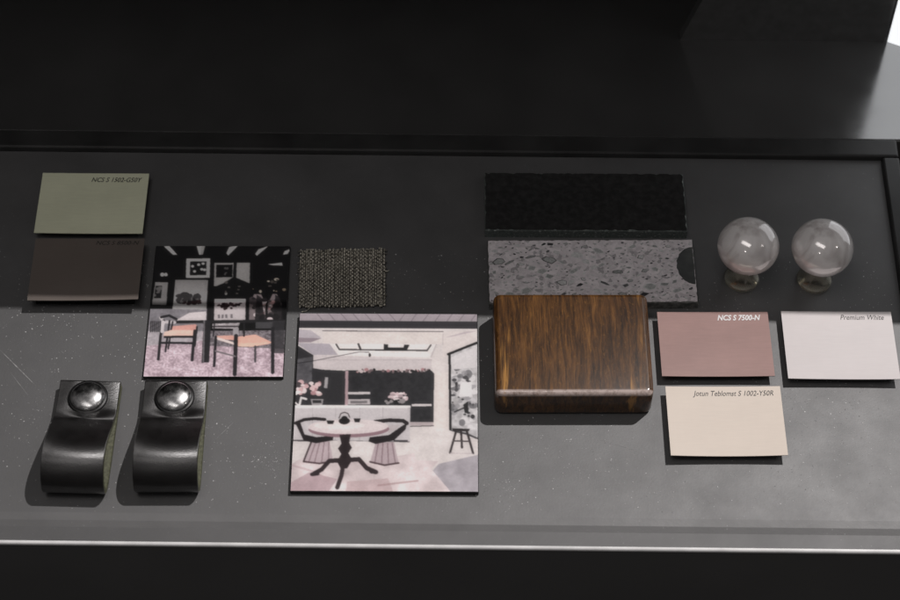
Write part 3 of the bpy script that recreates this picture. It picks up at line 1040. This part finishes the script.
placed = []
big_n = 0
small_v, small_f, small_mi = [], [], []
tries = 0
INX, INY, INR = tw / 2 - 0.0, 0.003, 0.0115
while tries < 9000 and len(placed) < 420:
    tries += 1
    s = random.choice((0.0042, 0.0036, 0.0029, 0.0023, 0.0016, 0.0011, 0.0008, 0.0008)) * random.uniform(.85, 1.15)
    x, y = random.uniform(-tw / 2 + s * 1.2, tw / 2 - s * 1.2), random.uniform(-td / 2 + s * 1.2, td / 2 - s * 1.2)
    if math.hypot((x - INX) / .75, y - INY) < INR + s * 1.1:
        continue
    if any((x - a_) ** 2 + (y - b_) ** 2 < ((s + r_) * 0.80) ** 2 for a_, b_, r_ in placed):
        continue
    placed.append((x, y, s))
    mi = random.choices(range(5), (30, 20, 12, 30, 10))[0]
    pts = chip_pts(x, y, s)
    kk = len(pts)
    cx_, cy_ = sum(p[0] for p in pts) / kk, sum(p[1] for p in pts) / kk
    inner = [(cx_ + (px - cx_) * .8 + s * .05, cy_ + (py - cy_) * .8) for px, py in pts]
    vv = [(px, py, TZ + .00006) for px, py in pts] + [(px, py, TZ + .00010) for px, py in inner]
    ff = [(i, (i + 1) % kk, kk + (i + 1) % kk, kk + i) for i in range(kk)] + [tuple(range(kk, 2 * kk))]
    rim_side = random.random() < 0.45
    if s > 0.0016 and big_n < 170:
        big_n += 1
        me = mesh_from('stone_chip', vv, ff)
        link('stone_chip', me, [chip_m[mi], M_chiprim if rim_side else M_chipdk], ter)
        for i, p in enumerate(me.polygons):
            p.material_index = 0 if i == kk else 1
    else:
        i0 = len(small_v)
        small_v += vv
        small_f += [tuple(i0 + q for q in f) for f in ff]
        small_mi += [mi] * len(ff)
me = mesh_from('fine_chips', small_v, small_f)
fo = link('fine_chips', me, chip_m, ter)
for p, mi in zip(me.polygons, small_mi):
    p.material_index = mi
tag(fo, kind='stuff')
# dark half-round inlay on the right edge
M_inl = mat('dark_inlay', g(0.12), 0.35, spec=0.4)
n = N(M_inl)
n.link(n.ramp(n.noise(n.coord(), 120, 4), [(0.3, (0.06, 0.065, 0.065)), (0.7, (0.11, 0.115, 0.113))]), n.b.inputs['Base Color'])
pts = []
for j in range(25):
    a_ = math.pi / 2 + math.pi * j / 24
    pts.append((tw / 2 - 0.0005 + INR * .75 * math.cos(a_) * (1 + .03 * math.sin(j * 2.1)), INY + INR * math.sin(a_)))
kk = len(pts)
vv = [(x, y, TZ - 0.0006) for x, y in pts] + [(x, y, TZ + .0001) for x, y in pts]
ff = [tuple(range(kk, 2 * kk))] + [(i, (i + 1) % kk, kk + (i + 1) % kk, kk + i) for i in range(kk)]
tag(link('dark_inlay', mesh_from('dark_inlay', vv, ff), [M_inl], ter), 'dark grey half round inlay on the tile edge')

# ------------------------------------------------------------------ wooden block
M_wood = mat('oiled_dark_wood', (0.12, 0.06, 0.025), 0.34, spec=0.2, coat=0.4, coat_rough=0.2)
M_wood.node_tree.nodes['Principled BSDF'].inputs['Coat IOR'].default_value = 2.1
n = N(M_wood)
tc = n.new('TexCoord')
wv = n.new('TexNoise')
wv.inputs['Scale'].default_value = 38
wv.inputs['Detail'].default_value = 2
n.link(tc.outputs['Object'], wv.inputs['Vector'])
wadd = n.new('VectorMath', operation='MULTIPLY_ADD')
wadd.inputs[1].default_value = (0.0035, 0.0035, 0.0)
n.link(wv.outputs['Color'], wadd.inputs[0])
n.link(tc.outputs['Object'], wadd.inputs[2])


def wcoord(scale, rot=0.0, loc=(0, 0, 0)):
    mp = n.new('Mapping')
    mp.inputs['Scale'].default_value = scale
    mp.inputs['Rotation'].default_value = (0, 0, math.radians(rot))
    mp.inputs['Location'].default_value = loc
    n.link(wadd.outputs[0], mp.inputs[0])
    return mp.outputs[0]


grain = n.noise(wcoord((1, 0.09, 0.25), 3), 480, 9, 0.76, 0.3)
broad = n.noise(wcoord((1, 0.35, 0.5), -6), 62, 5, 0.6, 0.4)
streak = n.noise(wcoord((1, 0.07, 0.2), 8, (.31, .1, 0)), 150, 4, 0.6, 0.2)
pores = n.noise(wcoord((1, 0.05, 0.2), 3), 1100, 3, 0.6)
mott = n.noise(wcoord((1, 0.5, 0.5)), 520, 6, 0.75)
k0 = n.ramp(grain, [(0.34, (0.022, 0.010, 0.004)), (0.47, (0.085, 0.037, 0.011)), (0.58, (0.16, 0.070, 0.019)), (0.72, (0.27, 0.13, 0.036))])
k1 = n.mix(n.ramp(broad, [(0.42, g(0.0)), (0.70, g(0.65))]), k0, n.mix(1.0, k0, (0.34, 0.29, 0.27), 'MULTIPLY'))
k2 = n.mix(n.ramp(streak, [(0.62, g(0)), (0.69, g(0.75))]), k1, (0.55, 0.27, 0.065))
k25 = n.mix(n.ramp(mott, [(0.56, g(0)), (0.72, g(0.5))]), k2, (0.30, 0.15, 0.045))
k3 = n.mix(n.ramp(pores, [(0.36, g(0.55)), (0.46, g(0))]), k25, (0.014, 0.007, 0.004))
BD = fit_rect([(492, 292), (645.5, 293.5), (656, 395), (496.5, 393)], 0.0186)[2] / 2
# edge highlight painted into the colour: pale band along the front upper edge
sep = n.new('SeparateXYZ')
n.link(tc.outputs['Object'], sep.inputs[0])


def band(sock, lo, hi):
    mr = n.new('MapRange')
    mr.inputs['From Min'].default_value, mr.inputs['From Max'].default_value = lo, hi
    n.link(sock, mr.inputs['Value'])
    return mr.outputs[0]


glint_y = band(sep.outputs['Y'], -(BD - 0.0029), -(BD - 0.0019))
glint_z = band(sep.outputs['Z'], 0.0161, 0.0170)
glint_noise = n.ramp(n.noise(wcoord((1, 1, 1)), 420, 5, 0.7), [(0.30, g(0.35)), (0.55, g(1))])
edge_glint = n.mix(1.0, n.mix(1.0, glint_y, glint_z, 'MULTIPLY'), glint_noise, 'MULTIPLY')
k3 = n.mix(edge_glint, k3, (0.60, 0.49, 0.45))
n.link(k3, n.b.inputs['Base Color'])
n.link(n.ramp(mott, [(0.3, g(0.46)), (0.7, g(0.34))]), n.b.inputs['Roughness'])
n.bump(mott, 0.22, 0.0004)
BZ = 0.0186
ctr, w, dd, ang = fit_rect([(492, 292), (645.5, 293.5), (656, 395), (496.5, 393)], BZ)
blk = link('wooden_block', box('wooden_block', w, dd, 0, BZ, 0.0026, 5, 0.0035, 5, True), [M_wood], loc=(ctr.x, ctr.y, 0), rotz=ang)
blk.rotation_euler[2] = ang
tag(blk, 'thick dark brown wooden block with rounded edges', 'block')

# ------------------------------------------------------------------ round knobs
M_ball = mat('pearl', (0.70, 0.65, 0.64), 0.12, metal=0.12, coat=0.8, coat_rough=0.03)
n = N(M_ball)
c = n.coord()
n.link(n.ramp(n.noise(c, 42, 3, 0.5, 1.6), [(0.30, (0.55, 0.50, 0.49)), (0.52, (0.97, 0.94, 0.93))]), n.b.inputs['Base Color'])
n.link(n.ramp(n.noise(c, 130, 5), [(0.3, g(0.10)), (0.7, g(0.2))]), n.b.inputs['Roughness'])
M_brass = mat('pale_brass', (0.62, 0.58, 0.47), 0.20, metal=0.9)
n = N(M_brass)
n.link(n.ramp(n.noise(n.coord(), 300, 4), [(0.3, (0.85, 0.79, 0.63)), (0.7, (1.0, 0.97, 0.85))]), n.b.inputs['Base Color'])


def knob(bx, by, sx, sy, label):
    zc = 0.0275
    base = P(sx, sy, 0)
    root = link('round_knob', None, loc=base)
    tag(root, label, 'knob', 'round knobs beside the speckled tile')
    R, RZ = 0.0153, 0.0130
    prof = []
    for j in range(1, 32):
        a_ = -math.pi / 2 + math.pi * j / 32
        prof.append((R * math.cos(a_), zc + RZ * math.sin(a_)))
    link('ball', lathe('ball', prof, 64), [M_ball], root)
    st = [(0.0086, 0.0), (0.0088, 0.0004), (0.0087, 0.0009), (0.0080, 0.0016), (0.0066, 0.0036), (0.0054, 0.0064), (0.0047, 0.0100), (0.0045, 0.0140), (0.0050, 0.0176)]
    link('stem', lathe('stem', st, 48), [M_brass], root)
    return root


knob(745, 245.5, 741.5, 278.5, 'round pearly metal knob nearer to the speckled stone tile')
knob(819, 246.5, 814, 280, 'round pearly metal knob farther from the speckled stone tile')

# ------------------------------------------------------------------ leather pulls
M_lea = mat('black_leather', g(0.012), 0.47, spec=1.0)
M_lea.node_tree.nodes['Principled BSDF'].inputs['IOR'].default_value = 1.7
n = N(M_lea)
c = n.coord()
n.link(n.ramp(n.noise(c, 150, 5), [(0.3, (0.005, 0.0045, 0.0045)), (0.7, (0.011, 0.010, 0.010))]), n.b.inputs['Base Color'])
vo = n.new('TexVoronoi')
vo.inputs['Scale'].default_value = 1500
tg = n.new('Tangent', direction_type='RADIAL', axis='X')
n.link(tg.outputs[0], n.b.inputs['Tangent'])
n.b.inputs['Anisotropic'].default_value = 0.85
n.b.inputs['Anisotropic Rotation'].default_value = 0.25
n.link(c, vo.inputs['Vector'])
n.link(n.ramp(n.noise(c, 220, 6, 0.7), [(0.3, g(0.40)), (0.7, g(0.50))]), n.b.inputs['Roughness'])
n.bump(vo.outputs['Distance'], 0.14, 0.0003)
M_ledg = mat('raw_leather_edge', (0.10, 0.105, 0.06), 0.7)
n = N(M_ledg)
n.link(n.ramp(n.noise(n.coord(), 700, 4), [(0.3, (0.06, 0.062, 0.035)), (0.7, (0.16, 0.165, 0.10))]), n.b.inputs['Base Color'])
M_chr = mat('polished_steel', (0.62, 0.62, 0.63), 0.13, metal=1.0)
n = N(M_chr)
n.link(n.ramp(n.noise(n.coord(), 250, 4), [(0.3, g(0.18)), (0.7, g(0.36))]), n.b.inputs['Roughness'])
n.link(n.ramp(n.noise(n.coord(), 330, 5, 0.6, 1.0), [(0.35, g(0.36)), (0.65, g(0.66))]), n.b.inputs['Base Color'])
M_col = mat('dark_collar', g(0.02), 0.4, metal=0.6)
n = N(M_col)
n.link(n.ramp(n.noise(n.coord(), 400, 3), [(0.3, g(0.015)), (0.7, g(0.03))]), n.b.inputs['Base Color'])

CL = [(0.0, 4.8), (-6, 4.8), (-14, 4.9), (-20, 5.6), (-28, 9.2), (-36, 13.8), (-44, 17.6), (-50, 19.0), (-55.5, 18.6), (-60.5, 16.0), (-63.8, 12.0),
      (-65, 8.4), (-63.8, 4.8), (-60, 2.3), (-53, 1.6), (-42, 1.55), (-28, 1.55), (-14, 1.55), (0, 1.55)]


def smooth_path(pts, sub=5):
    out = []
    for i in range(len(pts) - 1):
        p0, p1, p2, p3 = pts[max(i - 1, 0)], pts[i], pts[i + 1], pts[min(i + 2, len(pts) - 1)]
        for s in range(sub):
            t_ = s / sub
            out.append(tuple(0.5 * (2 * b_ + (c_ - a_) * t_ + (2 * a_ - 5 * b_ + 4 * c_ - d_) * t_ ** 2 + (3 * b_ - a_ - 3 * c_ + d_) * t_ ** 3)
                             for a_, b_, c_, d_ in zip(p0, p1, p2, p3)))
    out.append(pts[-1])
    return out


def leather_pull(p_end, p_front, width, label):
    """p_end: pixel of the middle of the screwed end (on top), p_front: pixel of the loop's foot"""
    A, B = P(*p_end, 0.0064), P(*p_front, 0.0)
    dirv = (A - B); dirv.z = 0
    L = dirv.length
    ang = math.atan2(dirv.y, dirv.x) - math.pi / 2
    root = link('leather_pull', None, loc=(A.x, A.y, 0), rotz=ang)
    tag(root, label, 'handle', 'leather strap pulls')
    sc = L / 0.0662
    path = [(y * .001 * sc, z * .001) for y, z in smooth_path(CL)]
    nrm = []
    for i in range(len(path)):
        a_, b_ = path[max(i - 1, 0)], path[min(i + 1, len(path) - 1)]
        t_ = Vector((b_[0] - a_[0], b_[1] - a_[1])).normalized()
        nrm.append(Vector((t_.y, -t_.x)))
    hw, th, cv = width / 2, 0.0014, 0.0004
    # cross-section (x, normal offset): rounded strip
    cs = [(-hw, -th + cv), (-hw, th - cv), (-hw + cv, th), (-hw * .5, th), (0, th), (hw * .5, th), (hw - cv, th), (hw, th - cv), (hw, -th + cv), (hw - cv, -th), (0, -th), (-hw + cv, -th)]
    verts, faces = [], []
    for (y, z), nn in zip(path, nrm):
        for x, o_ in cs:
            verts.append((x, y - nn.x * o_, z - nn.y * o_))
    q = len(cs)
    for i in range(len(path) - 1):
        for j in range(q):
            faces.append((i * q + j, i * q + (j + 1) % q, (i + 1) * q + (j + 1) % q, (i + 1) * q + j))
    faces.append(tuple(range(q - 1, -1, -1)))
    faces.append(tuple(range((len(path) - 1) * q, len(path) * q)))
    bm = bmesh.new()
    me = mesh_from('strap', verts, faces, True)
    bm.from_mesh(me)
    me = bm_mesh('strap', bm, True)
    o = link('strap', me, [M_lea, M_ledg], root)
    for p in me.polygons:
        if 1 <= p.index % q <= 6 and p.index < q * (len(path) - 1):
            p.material_index = 1
        if abs(p.normal.x) > 0.8:
            p.material_index = 1
            p.use_smooth = False
    sy_ = -0.0098
    col_ = lathe('collar', [(0.0096, 0.0062), (0.0096, 0.0068), (0.0090, 0.0072), (0.002, 0.0072)], 40)
    co = link('collar', col_, [M_col], root, loc=(0, sy_, 0))
    dome = []
    for j in range(12):
        a_ = math.pi / 2 * j / 11.6
        dome.append((0.0083 * math.cos(a_), 0.0073 + 0.0029 * math.sin(a_)))
    link('screw_head', lathe('screw_head', [(0.0080, 0.0071)] + dome, 40), [M_chr], root, loc=(0, sy_, 0))
    return root


leather_pull((90.5, 380.5), (75.5, 499.5), 0.0292, 'black leather strap pull beside the other pull, farther from the kitchen photograph')
leather_pull((176, 380.5), (168, 498.5), 0.0300, 'black leather strap pull in front of the dining room photograph')
